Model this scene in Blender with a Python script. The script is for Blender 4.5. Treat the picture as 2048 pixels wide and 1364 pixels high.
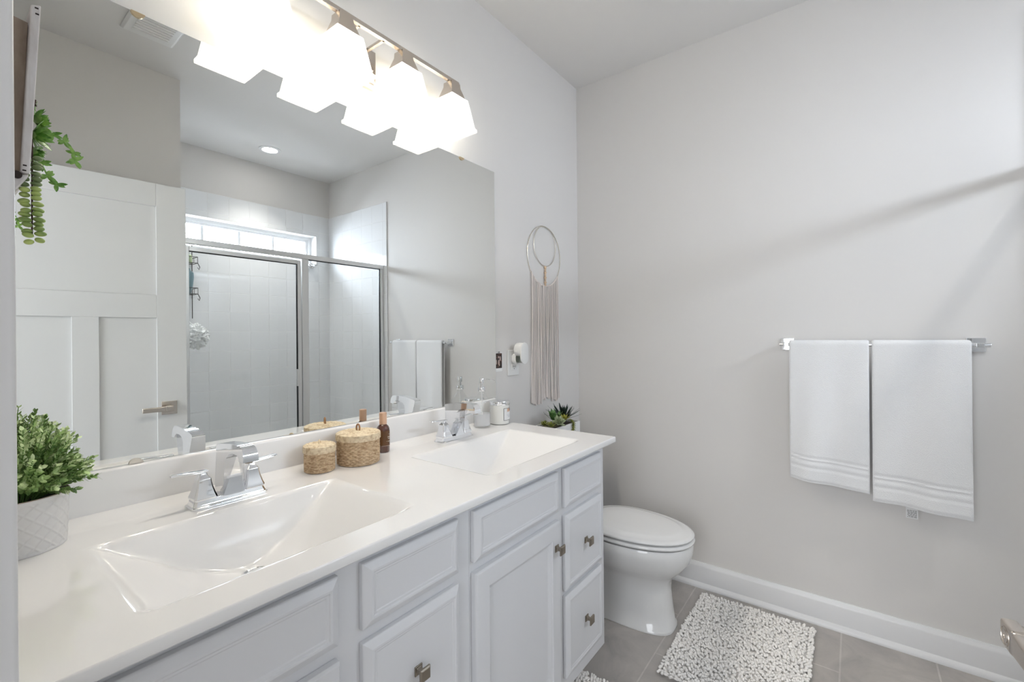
import bpy, bmesh, math, random
from math import sin, cos, pi, radians as RAD
from mathutils import Vector, Matrix, noise
S = bpy.context.scene
for o in list(bpy.data.objects): bpy.data.objects.remove(o)
COL = S.collection

# ------------------------------------------------------------ camera
def make_camera():
    a, r = RAD(37.172), RAD(-0.488)
    F = Vector((cos(a), sin(a), 0)); R0 = Vector((sin(a), -cos(a), 0)); U0 = Vector((0, 0, 1))
    R = R0*cos(r)+U0*sin(r); U = -R0*sin(r)+U0*cos(r)
    cam = bpy.data.cameras.new('camera'); o = bpy.data.objects.new('camera', cam); COL.objects.link(o)
    M = Matrix.Identity(4)
    for i in range(3):
        M[i][0] = R[i]; M[i][1] = U[i]; M[i][2] = -F[i]
    M.translation = (0.0944, -1.3102, 1.2729)
    o.matrix_world = M
    cam.sensor_width = 36; cam.lens = 899.48/2048*36
    cam.shift_y = (670.58-682)/2048
    cam.clip_start = .01
    S.camera = o
make_camera()
# ------------------------------------------------------------ world, lights, exposure
S.view_settings.view_transform = 'Standard'; S.view_settings.look = 'None'
S.view_settings.exposure = 0.47; S.view_settings.gamma = 1.0
W = bpy.data.worlds.new('sky'); S.world = W; W.use_nodes = True
bg = W.node_tree.nodes['Background']; bg.inputs[0].default_value = (.86, .93, 1, 1); bg.inputs[1].default_value = 1.8

def area(name, loc, rot, sx, sy, power, col):
    l = bpy.data.lights.new(name, 'AREA'); l.shape = 'RECTANGLE'; l.size = sx; l.size_y = sy
    l.energy = power; l.color = col
    o = bpy.data.objects.new(name, l); COL.objects.link(o); o.location = loc; o.rotation_euler = rot
    return o
# unseen lamp added behind the doorway as stand-in daylight (facing +x through the opening)
area('hall_fill_light', (-1.75, -1.1, 1.5), (0, RAD(-90), 0), 1.5, 1.6, 40, (.90, .945, 1))
# daylight through the high shower window
area('window_daylight', (1.72, -3.05, 2.14), (RAD(78), 0, 0), 1.15, .32, 40, (.83, .90, 1))

BULB = 165.0      # emission strength of the vanity bulbs
CAN = 30.0

# ------------------------------------------------------------ materials
def mat(name, col, rough=.5, metal=0, **k):
    m = bpy.data.materials.new(name); m.use_nodes = True
    b = m.node_tree.nodes['Principled BSDF']
    b.inputs['Base Color'].default_value = (*col, 1); b.inputs['Roughness'].default_value = rough
    b.inputs['Metallic'].default_value = metal
    for n, v in k.items(): b.inputs[n.replace('_', ' ')].default_value = v
    return m
def nodes(m): return m.node_tree.nodes, m.node_tree.links, m.node_tree.nodes['Principled BSDF']
def add_bump(m, scale, strength, dist=.002, tex='NOISE', detail=3):
    N, L, b = nodes(m)
    g = N.new('ShaderNodeNewGeometry')
    t = N.new('ShaderNodeTexNoise' if tex == 'NOISE' else 'ShaderNodeTexVoronoi'); t.inputs['Scale'].default_value = scale
    if tex == 'NOISE': t.inputs['Detail'].default_value = detail
    L.new(g.outputs['Position'], t.inputs['Vector'])
    bu = N.new('ShaderNodeBump'); bu.inputs['Strength'].default_value = strength; bu.inputs['Distance'].default_value = dist
    L.new(t.outputs[0], bu.inputs['Height']); L.new(bu.outputs[0], b.inputs['Normal'])
    return m
def noise_col(m, c1, c2, scale, detail=4, rough=.6, lo=.35, hi=.65, stretch=None, vec='pos'):
    N, L, b = nodes(m)
    if vec == 'pos': g = N.new('ShaderNodeNewGeometry'); out = g.outputs['Position']
    else: g = N.new('ShaderNodeTexCoord'); out = g.outputs['Object']
    t = N.new('ShaderNodeTexNoise'); t.inputs['Scale'].default_value = scale; t.inputs['Detail'].default_value = detail
    t.inputs['Roughness'].default_value = rough
    if stretch:
        mp = N.new('ShaderNodeMapping'); mp.inputs['Scale'].default_value = stretch; L.new(out, mp.inputs[0]); out = mp.outputs[0]
    L.new(out, t.inputs['Vector'])
    r = N.new('ShaderNodeValToRGB'); r.color_ramp.elements[0].position = lo; r.color_ramp.elements[1].position = hi
    r.color_ramp.elements[0].color = (*c1, 1); r.color_ramp.elements[1].color = (*c2, 1)
    L.new(t.outputs[0], r.inputs[0]); L.new(r.outputs[0], b.inputs['Base Color'])
    return m
def tile_mat(name, axes, origin, w, h, mortar, c1, c2, cm, offset, rough, bump=.5, marble=None):
    m = mat(name, c1, rough); N, L, b = nodes(m)
    g = N.new('ShaderNodeNewGeometry'); s = N.new('ShaderNodeSeparateXYZ'); L.new(g.outputs['Position'], s.inputs[0])
    c = N.new('ShaderNodeCombineXYZ')
    for i, ax in enumerate(axes):
        a = N.new('ShaderNodeMath'); a.operation = 'SUBTRACT'; a.inputs[1].default_value = origin[i]
        L.new(s.outputs[ax], a.inputs[0]); L.new(a.outputs[0], c.inputs[i])
    t = N.new('ShaderNodeTexBrick'); t.offset = offset; t.offset_frequency = 2; t.squash = 1
    t.inputs['Scale'].default_value = 1; t.inputs['Brick Width'].default_value = w; t.inputs['Row Height'].default_value = h
    t.inputs['Mortar Size'].default_value = mortar; t.inputs['Mortar Smooth'].default_value = .3; t.inputs['Bias'].default_value = 0
    t.inputs['Color1'].default_value = (*c1, 1); t.inputs['Color2'].default_value = (*c2, 1); t.inputs['Mortar'].default_value = (*cm, 1)
    L.new(c.outputs[0], t.inputs['Vector'])
    out = t.outputs['Color']
    if marble:
        n = N.new('ShaderNodeTexNoise'); n.inputs['Scale'].default_value = 5; n.inputs['Detail'].default_value = 8; n.inputs['Roughness'].default_value = .65
        n.inputs['Distortion'].default_value = .8
        L.new(g.outputs['Position'], n.inputs['Vector'])
        r = N.new('ShaderNodeValToRGB'); r.color_ramp.elements[0].position = .3; r.color_ramp.elements[1].position = .72
        r.color_ramp.elements[0].color = (*marble[0], 1); r.color_ramp.elements[1].color = (*marble[1], 1)
        L.new(n.outputs[0], r.inputs[0])
        mx = N.new('ShaderNodeMix'); mx.data_type = 'RGBA'; mx.blend_type = 'MULTIPLY'; mx.inputs[0].default_value = 1
        L.new(out, mx.inputs[6]); L.new(r.outputs[0], mx.inputs[7]); out = mx.outputs[2]
    L.new(out, b.inputs['Base Color'])
    bu = N.new('ShaderNodeBump'); bu.inputs['Strength'].default_value = bump; bu.inputs['Distance'].default_value = .002; bu.invert = True
    L.new(t.outputs['Fac'], bu.inputs['Height']); L.new(bu.outputs[0], b.inputs['Normal'])
    return m
def thin_glass(name, tint, refl=1.0, rough=.0, mixw=None):
    m = bpy.data.materials.new(name); m.use_nodes = True; N = m.node_tree.nodes; L = m.node_tree.links; N.clear()
    o = N.new('ShaderNodeOutputMaterial'); t = N.new('ShaderNodeBsdfTransparent'); t.inputs[0].default_value = (*tint, 1)
    g = N.new('ShaderNodeBsdfGlossy'); g.inputs['Roughness'].default_value = rough
    f = N.new('ShaderNodeLayerWeight'); f.inputs[0].default_value = .5
    pw = N.new('ShaderNodeMath'); pw.operation = 'POWER'; pw.inputs[1].default_value = 4.5; L.new(f.outputs['Facing'], pw.inputs[0])
    mu = N.new('ShaderNodeMath'); mu.operation = 'MULTIPLY_ADD'; mu.inputs[1].default_value = .75*refl; mu.inputs[2].default_value = .03*refl; L.new(pw.outputs[0], mu.inputs[0])
    mx = N.new('ShaderNodeMixShader'); L.new(mu.outputs[0], mx.inputs[0]); L.new(t.outputs[0], mx.inputs[1]); L.new(g.outputs[0], mx.inputs[2])
    L.new(mx.outputs[0], o.inputs[0]); return m
def emis(name, col, s):
    m = bpy.data.materials.new(name); m.use_nodes = True; N = m.node_tree.nodes; L = m.node_tree.links; N.clear()
    o = N.new('ShaderNodeOutputMaterial'); e = N.new('ShaderNodeEmission'); e.inputs[0].default_value = (*col, 1); e.inputs[1].default_value = s
    L.new(e.outputs[0], o.inputs[0]); return m

M = {}
M['paint'] = add_bump(mat('wall_paint', (.735, .715, .695), .62), 260, .06, .001)
M['ceil'] = mat('ceiling_paint', (.78, .765, .75), .8)
M['trim'] = mat('white_trim_paint', (.78, .78, .785), .35)
M['door'] = mat('white_door_paint', (.76, .765, .765), .4)
M['cab'] = mat('white_cabinet_paint', (.72, .725, .745), .33)
M['marble'] = mat('cultured_marble', (.90, .895, .89), .07, 0, Coat_Weight=.5, Coat_Roughness=.03)
M['porcelain'] = mat('porcelain', (.80, .80, .795), .06)
M['chrome'] = mat('chrome', (.86, .87, .89), .045, 1)
M['nickel'] = add_bump(mat('brushed_nickel', (.62, .56, .50), .27, 1), 300, .05)
M['knobmetal'] = mat('pewter_knob_metal', (.30, .265, .22), .33, 1)
M['alum'] = mat('satin_aluminium', (.80, .80, .80), .36, 1)
M['black'] = mat('black_gasket', (.015, .015, .018), .5)
M['mirror'] = mat('mirror_silver', (.86, .875, .86), .0, 1)
M['mirror_edge'] = mat('mirror_edge_glass', (.35, .42, .42), .15)
M['shglass'] = thin_glass('shower_glass', (.985, .992, .995), 1.0)
M['winglass'] = thin_glass('window_glass', (.97, .98, .99), .8)
M['clearglass'] = thin_glass('clear_glass', (.985, .99, .99), 1.0)
M['tileb'] = tile_mat('white_wall_tile_back', (0, 2), (1.9103, 1.6301), .1515, .1545, .0022, (.85, .86, .87), (.84, .85, .86), (.96, .96, .96), 0, .06, 1.0)
M['tiles'] = tile_mat('white_wall_tile_side', (1, 2), (-2.3156+.1515*2, 1.6301), .1515, .1545, .0022, (.85, .86, .87), (.84, .85, .86), (.96, .96, .96), 0, .06, 1.0)
M['floor'] = tile_mat('grey_floor_tile', (0, 1), (1.865, -.672), .61, .295, .0035, (.50, .475, .45), (.48, .455, .43), (.62, .59, .56), .5, .33, .4, ((.72, .72, .73), (1.12, 1.1, 1.08)))
M['towel'] = add_bump(mat('white_terry', (.87, .87, .875), .95, 0, Sheen_Weight=.4), 420, .9, .0022, detail=2)
M['rug'] = mat('cream_chenille', (.97, .945, .91), .9, 0, Sheen_Weight=.3)
M['cord'] = mat('cotton_cord', (.80, .73, .69), .9)
M['wood'] = mat('light_wood', (.70, .52, .36), .6)
M['plastic'] = mat('white_plastic', (.82, .82, .81), .3)
M['hoop'] = mat('champagne_metal_hoop', (.72, .68, .60), .25, 1)
M['paper'] = mat('white_paper', (.85, .85, .85), .6)
M['black_ink'] = mat('black_ink', (.02, .02, .02), .5)
M['grey_ink'] = mat('grey_ink', (.16, .16, .15), .6)
M['bulb'] = emis('bulb_glow', (1, .915, .81), BULB)
M['can'] = emis('downlight_glow', (1, .97, .93), CAN)

def shade_mat():
    m = bpy.data.materials.new('frosted_shade_glass'); m.use_nodes = True; N = m.node_tree.nodes; L = m.node_tree.links; N.clear()
    o = N.new('ShaderNodeOutputMaterial'); tl = N.new('ShaderNodeBsdfTranslucent'); tl.inputs[0].default_value = (.80, .82, .80, 1)
    tp = N.new('ShaderNodeBsdfTransparent'); tp.inputs[0].default_value = (.98, .98, .97, 1)
    df = N.new('ShaderNodeBsdfDiffuse'); df.inputs[0].default_value = (.80, .82, .80, 1)
    a = N.new('ShaderNodeMixShader'); a.inputs[0].default_value = .35; L.new(tl.outputs[0], a.inputs[1]); L.new(df.outputs[0], a.inputs[2])
    b = N.new('ShaderNodeMixShader'); b.inputs[0].default_value = .25; L.new(a.outputs[0], b.inputs[1]); L.new(tp.outputs[0], b.inputs[2])
    L.new(b.outputs[0], o.inputs[0]); return m
M['shade'] = shade_mat()

# ------------------------------------------------------------ mesh helpers
def obj(name, bm, m, parent=None, smooth=False, bevel=0, segs=2, angle=35, recalc=True):
    if recalc: bmesh.ops.recalc_face_normals(bm, faces=bm.faces)
    me = bpy.data.meshes.new(name); bm.to_mesh(me); bm.free()
    ms = m if isinstance(m, (list, tuple)) else [m]
    for q in ms: me.materials.append(q)
    o = bpy.data.objects.new(name, me); COL.objects.link(o)
    if parent is not None: o.parent = parent
    if smooth:
        for p in me.polygons: p.use_smooth = True
    if bevel:
        md = o.modifiers.new('bevel', 'BEVEL'); md.width = bevel; md.segments = segs; md.limit_method = 'ANGLE'; md.angle_limit = RAD(30)
        for p in me.polygons: p.use_smooth = True
        w = o.modifiers.new('wn', 'WEIGHTED_NORMAL'); w.keep_sharp = True
    if smooth and not bevel and angle:
        me.set_sharp_from_angle(angle=RAD(angle))
    return o
def empty(name, loc=(0, 0, 0), rz=0):
    o = bpy.data.objects.new(name, None); COL.objects.link(o); o.location = loc; o.rotation_euler = (0, 0, rz); o.empty_display_size = .05
    return o
def tag(o, label, cat, group=None, kind=None):
    o['label'] = label; o['category'] = cat
    if group: o['group'] = group
    if kind: o['kind'] = kind
    return o
def struct(o): o['kind'] = 'structure'; return o
def box(bm, x0, x1, y0, y1, z0, z1, mi=0):
    v = [bm.verts.new(p) for p in ((x0, y0, z0), (x1, y0, z0), (x1, y1, z0), (x0, y1, z0), (x0, y0, z1), (x1, y0, z1), (x1, y1, z1), (x0, y1, z1))]
    for f in ((0, 3, 2, 1), (4, 5, 6, 7), (0, 1, 5, 4), (1, 2, 6, 5), (2, 3, 7, 6), (3, 0, 4, 7)):
        bm.faces.new([v[i] for i in f]).material_index = mi
    return bm
def B(*a): return box(bmesh.new(), *a)
def loft(bm, rings, close=True, cap0=True, cap1=True, mi=0):
    R = [[bm.verts.new(p) for p in r] for r in rings]; n = len(R[0])
    for a, b in zip(R, R[1:]):
        for i in range(n if close else n-1):
            bm.faces.new((a[i], a[(i+1) % n], b[(i+1) % n], b[i])).material_index = mi
    if cap0: bm.faces.new(R[0][::-1]).material_index = mi
    if cap1: bm.faces.new(R[-1]).material_index = mi
    return bm
def lathe(bm, prof, c=(0, 0, 0), n=32, cap0=True, cap1=True, mi=0):
    return loft(bm, [[(c[0]+r*cos(2*pi*i/n), c[1]+r*sin(2*pi*i/n), c[2]+z) for i in range(n)] for r, z in prof], True, cap0, cap1, mi)
def tube(bm, pts, r, n=8, closed=False, mi=0, caps=True):
    pts = [Vector(p) for p in pts]; rings = []; k = len(pts)
    rr = r if isinstance(r, (list, tuple)) else [r]*k
    up = None
    for i, p in enumerate(pts):
        if closed: t = pts[(i+1) % k]-pts[(i-1) % k]
        else: t = pts[min(i+1, k-1)]-pts[max(i-1, 0)]
        t.normalize()
        if up is None: up = Vector((0, 0, 1)) if abs(t.z) < .9 else Vector((1, 0, 0))
        a = t.cross(up).normalized(); up = a.cross(t).normalized()
        rings.append([tuple(p+(a*cos(2*pi*j/n)+up*sin(2*pi*j/n))*rr[i]) for j in range(n)])
    if closed:
        rings.append(rings[0]); loft(bm, rings, True, False, False, mi); bmesh.ops.remove_doubles(bm, verts=bm.verts, dist=1e-6)
    else: loft(bm, rings, True, caps, caps, mi)
    return bm
def frame_rings(bm, x0, x1, z0, z1, prof, axis='y'):
    """raised-panel front: rectangle in x,z; prof = [(inset, y)] from back edge to centre"""
    rings = []
    for ins, y in prof:
        rings.append([(x0+ins, y, z0+ins), (x1-ins, y, z0+ins), (x1-ins, y, z1-ins), (x0+ins, y, z1-ins)])
    return loft(bm, rings)
def xf(bm, loc=(0, 0, 0), rz=0, rx=0, ry=0, s=1):
    m = Matrix.Translation(loc) @ Matrix.Rotation(rz, 4, 'Z') @ Matrix.Rotation(ry, 4, 'Y') @ Matrix.Rotation(rx, 4, 'X') @ Matrix.Scale(s, 4)
    bmesh.ops.transform(bm, matrix=m, verts=bm.verts); return bm
def copy_tree(o, parent=None):
    c = o.copy(); COL.objects.link(c)
    if parent is not None: c.parent = parent
    for ch in list(o.children): copy_tree(ch, c)
    return c

# ------------------------------------------------------------ room shell
X0, X1, H = .122, 2.4785, 2.743
YW, YS, XA = -1.749, -2.70, 1.001      # wall behind the door, shower back wall, alcove left wall
T = .11
bm = bmesh.new(); box(bm, -1.9, X1+T, YS-.25, .12, -.12, 0)
struct(obj('floor', bm, M['floor']))
struct(obj('ceiling', B(X0-T, X1+T, YS-.25, T, H, H+.1), M['ceil']))
struct(obj('wall_left', B(X0-T, X1+T, 0, T, 0, H), M['paint']))          # the mirror wall
struct(obj('wall_back', B(X1, X1+T, YS-.2, 0, 0, H), M['paint']))        # the towel wall
bm = bmesh.new(); box(bm, X0-T, X0, -.79, 0, 0, H); box(bm, X0-T, X0, YW-T, -1.62, 0, H); box(bm, X0-T, X0, -1.62, -.79, 2.09, H)
struct(obj('wall_front', bm, M['paint']))                                  # the doorway wall
bm = bmesh.new(); box(bm, X0, XA, YW-T, YW, 0, H); box(bm, XA-T, XA, YS-.2, YW-T, 0, H)
struct(obj('wall_right', bm, M['paint']))
# unseen room box beyond the doorway, added to keep sky light out
bm = bmesh.new(); box(bm, -1.9, -1.8, -2.95, .12, 0, H); box(bm, -1.8, X0-T, .02, .12, 0, H); box(bm, -1.8, X0-T, -2.95, -2.85, 0, H)
struct(obj('wall_sky_block', bm, M['paint']))
struct(obj('ceiling_sky_block', B(-1.9, X0-T, -2.95, .12, H, H+.1), M['ceil']))  # lid of the unseen box, added to block the sky from above
# shower back wall with the window opening
wx0, wx1, wz0, wz1 = 1.125, 2.350, 1.943, 2.2159
bm = bmesh.new()
box(bm, XA, wx0, YS-.2, YS, 0, H); box(bm, wx1, X1, YS-.2, YS, 0, H); box(bm, wx0, wx1, YS-.2, YS, 0, wz0); box(bm, wx0, wx1, YS-.2, YS, wz1, H)
struct(obj('wall_shower', bm, M['paint']))
ZT = 2.403
bm = bmesh.new(); e = .009
box(bm, XA+e, wx0, YS, YS+e, .05, ZT); box(bm, wx1, X1-e, YS, YS+e, .05, ZT); box(bm, wx0, wx1, YS, YS+e, .05, wz0); box(bm, wx0, wx1, YS, YS+e, wz1, ZT)
struct(obj('wall_tile_back', bm, M['tileb']))
struct(obj('wall_tile_side', B(X1-e, X1, YS, -1.815, .0, ZT), M['tiles'], bevel=.002))
struct(obj('wall_tile_left', B(XA, XA+e, YS, -1.815, .0, ZT), M['tiles'], bevel=.002))
# tiled window reveal
bm = bmesh.new(); box(bm, wx0, wx0+.008, YS-.12, YS+.009, wz0, wz1); box(bm, wx1-.008, wx1, YS-.12, YS+.009, wz0, wz1)
box(bm, wx0, wx1, YS-.12, YS+.009, wz0-.001, wz0+.008); box(bm, wx0, wx1, YS-.12, YS+.009, wz1-.008, wz1)
struct(obj('trim_1', bm, M['porcelain']))
# window: vinyl frame, muntins, glass
win = struct(empty('window_1', (0, YS-.1, wz0)))
def at(bm, p): bmesh.ops.translate(bm, vec=-Vector(p), verts=bm.verts); return bm
wp = (0, YS-.1, wz0)
bm = bmesh.new(); fy0, fy1 = YS-.135, YS-.095
fx0, fx1, fz0, fz1 = wx0+.008, wx1-.008, wz0+.008, wz1-.008
for (q, y0, y1) in ((.028, fy0, fy1+.012), (.052, fy0, fy1)):
    box(bm, fx0, fx0+q, y0, y1, fz0, fz1); box(bm, fx1-q, fx1, y0, y1, fz0, fz1)
    box(bm, fx0+q, fx1-q, y0, y1, fz0, fz0+q*.85); box(bm, fx0+q, fx1-q, y0, y1, fz1-q*.85, fz1)
obj('window_frame', at(bm, wp), M['trim'], win)
for xm in (1.455, 1.726, 2.003):
    obj('muntin', at(B(xm-.010, xm+.010, fy0+.008, fy1-.012, fz0+.04, fz1-.04), wp), M['trim'], win)
obj('window_pane', at(B(fx0+.05, fx1-.05, fy0+.015, fy0+.019, fz0+.04, fz1-.04), wp), M['winglass'], win)

# baseboards: profile swept
def baseboard(name, p0, p1, nrm):
    prof = [(0, 0), (.030, 0), (.030, .006), (.026, .016), (.019, .021), (.016, .024), (.016, .098), (.013, .106), (.009, .112), (.006, .119), (0, .119)]
    bm = bmesh.new(); n = Vector((*nrm, 0))
    loft(bm, [[tuple(Vector((p[0], p[1], 0))+n*d+Vector((0, 0, z))) for d, z in prof] for p in (p0, p1)])
    return struct(obj(name, bm, M['trim'], smooth=True, angle=40))
baseboard('baseboard_back', (X1, -.001), (X1, -1.813), (-1, 0))
baseboard('baseboard_left', (1.652, 0), (X1-.031, 0), (0, -1))
baseboard('baseboard_right', (X0+.02, YW), (XA, YW), (0, 1))
# door casing and jamb
bm = bmesh.new(); box(bm, X0, X0+.0190, -.785, -.722, 0, 2.10); box(bm, X0, X0+.0155, -1.68, -1.625, 0, 2.10); box(bm, X0, X0+.0155, -1.68, -.722, 2.095, 2.16)
struct(obj('trim_2', bm, M['trim'], bevel=.004, segs=3))
bm = bmesh.new(); box(bm, X0-T-.004, X0+.0005, -.796, -.790, 0, 2.09); box(bm, X0-T-.004, X0+.0005, -1.62, -1.614, 0, 2.09); box(bm, X0-T-.004, X0+.0005, -1.614, -.796, 2.084, 2.09)
struct(obj('trim_3', bm, M['trim']))

# ------------------------------------------------------------ open door
def make_door():
    E0 = Vector((.945, -1.49, 0)); ang = math.atan2(.055, .508) + pi  # local +s runs from the free edge towards the hinge
    D = empty('door_1', tuple(E0)); struct(D)
    # local axes: X = s (towards hinge), Y = room-facing normal
    s = Vector((-.99419, -.10764, 0)); n = Vector((-.10764, .99419, 0))
    D.rotation_euler = (0, 0, math.atan2(s.y, s.x))
    # with this rotation local +Y = z x s = (-s.y, s.x) = (.10764,-.99419): away from the mirror; room face is local -Y side
    Wd, Z0, Z1, th = .772, .012, 2.056, .035
    bm = bmesh.new()
    f = 0.0
    def rail(x0, x1, z0, z1): box(bm, x0, x1, f, th, z0, z1)
    rail(0, .124, Z0, Z1); rail(Wd-.124, Wd, Z0, Z1)
    rail(.124, Wd-.124, 1.94, Z1); rail(.124, Wd-.124, 1.376, 1.492); rail(.124, Wd-.124, Z0, .24)
    rail(.34, .433, .24, 1.376)
    obj('door_slab', bm, M['door'], D, bevel=.0015)
    for a, b, c, d in ((.124, Wd-.124, 1.492, 1.94), (.124, .34, .24, 1.376), (.433, Wd-.124, .24, 1.376)):
        obj('door_panel', B(a-.004, b+.004, .011, th-.011, c-.004, d+.004), M['door'], D)
    h = obj('door_handle', B(.036, .101, -.008, 0, .903, .970), M['nickel'], D, bevel=.002)
    bm = bmesh.new(); lathe(bm, [(.014, 0), (.014, .03)], n=20); xf(bm, (.072, -.006, .936), rx=pi/2)
    obj('handle_neck', bm, M['nickel'], h, smooth=True)
    bm = bmesh.new(); box(bm, .057, .090, -.050, -.034, .921, .951)
    loft(bm, [[(.088, -.050, .9225), (.088, -.034, .9225), (.088, -.034, .9495), (.088, -.050, .9495)], [(.13, -.050, .924), (.13, -.041, .924), (.13, -.041, .948), (.13, -.050, .948)], [(.182, -.048, .924), (.182, -.039, .924), (.182, -.039, .948), (.182, -.048, .948)]])
    obj('handle_lever', bm, M['nickel'], h, bevel=.004, segs=3)
    bm = bmesh.new(); lathe(bm, [(.0110, 0), (.0110, .0006), (.0098, .0008), (.0092, -.0010), (.0075, -.0010), (.0072, .0006), (.0030, .0006), (.0028, -.001), (0, -.001)], n=24); xf(bm, (.073, -.0498, .936), rx=pi/2)
    obj('privacy_button', bm, M['nickel'], h, smooth=True)
    for q in [h]+list(h.children): q.location = (0, 0, 0)
    h.location = (.008, 0, -.019)
    obj('latch_plate', B(-.0012, 0, .006, .029, .907, .965), M['nickel'], D)
make_door()

# ------------------------------------------------------------ shower
def make_shower():
    yf = -1.8665
    R = empty('shower_enclosure', (1.74, yf, 0)); P = (1.74, yf, 0)
    tag(R, 'framed glass shower enclosure with satin metal frame, hinged door and fixed pane', 'shower enclosure')
    a, b = XA+.011, X1-.011
    zc = .13
    def part(n, bm, m, par=R, **k): return obj(n, at(bm, P), m, par, **k)
    part('header', B(a, b, yf-.022, yf+.012, 1.838, 1.872), M['alum'], bevel=.003)
    part('wall_jamb', B(b-.030, b, yf-.018, yf+.010, zc, 1.838), M['alum'], bevel=.002)
    part('wall_jamb', B(a, a+.030, yf-.018, yf+.010, zc, 1.838), M['alum'], bevel=.002)
    part('mullion', B(1.762, 1.812, yf-.018, yf+.012, zc, 1.838), M['alum'], bevel=.003)
    part('sill_rail', B(a, b, yf-.022, yf+.014, zc-.03, zc), M['alum'], bevel=.003)
    part('fixed_pane', B(1.812, b-.030, yf-.006, yf, zc, 1.838), M['shglass'])
    bm = bmesh.new(); g = .005
    for x0, x1, z0, z1 in ((1.812, b-.03, 1.838-g, 1.838), (1.812, 1.812+g*.5, zc, 1.838-g), (b-.03-g, b-.03, zc, 1.838-g)): box(bm, x0, x1, yf-.008, yf+.003, z0, z1)
    part('gasket', bm, M['black'])
    d0, d1, dz0, dz1 = a+.034, 1.757, zc+.01, 1.822
    fr = .026
    dr = bmesh.new(); box(dr, d0, d0+fr, yf-.014, yf+.008, dz0, dz1); box(dr, d1-fr, d1, yf-.014, yf+.008, dz0, dz1)
    box(dr, d0+fr, d1-fr, yf-.014, yf+.008, dz0, dz0+fr); box(dr, d0+fr, d1-fr, yf-.014, yf+.008, dz1-fr, dz1)
    door = part('shower_door', dr, M['alum'], bevel=.002)
    part('door_glass', B(d0+fr, d1-fr, yf-.006, yf, dz0+fr, dz1-fr), M['shglass'], door)
    bm = bmesh.new()
    for x0, x1, z0, z1 in ((d0+fr, d1-fr, dz1-fr-g, dz1-fr), (d1-fr-g, d1-fr, dz0+fr, dz1-fr-g)): box(bm, x0, x1, yf-.008, yf+.003, z0, z1)
    part('gasket', bm, M['black'], door)
    part('pull', B(d1-fr-.016, d1-fr-.002, yf+.008, yf+.026, .925, 1.045), M['alum'], door, bevel=.002)
    # shower base with raised curb
    bm = bmesh.new(); box(bm, XA+.0, X1-.0, yf-.06, yf+.055, 0.001, zc-.031); box(bm, XA+.01, X1-.0, YS+.01, yf-.06, 0.001, .045)
    o = obj('shower_tray', bm, M['porcelain'], bevel=.008, segs=3)
    tag(o, 'white shower tray with raised curb under the glass enclosure', 'shower tray')
make_shower()
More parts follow.
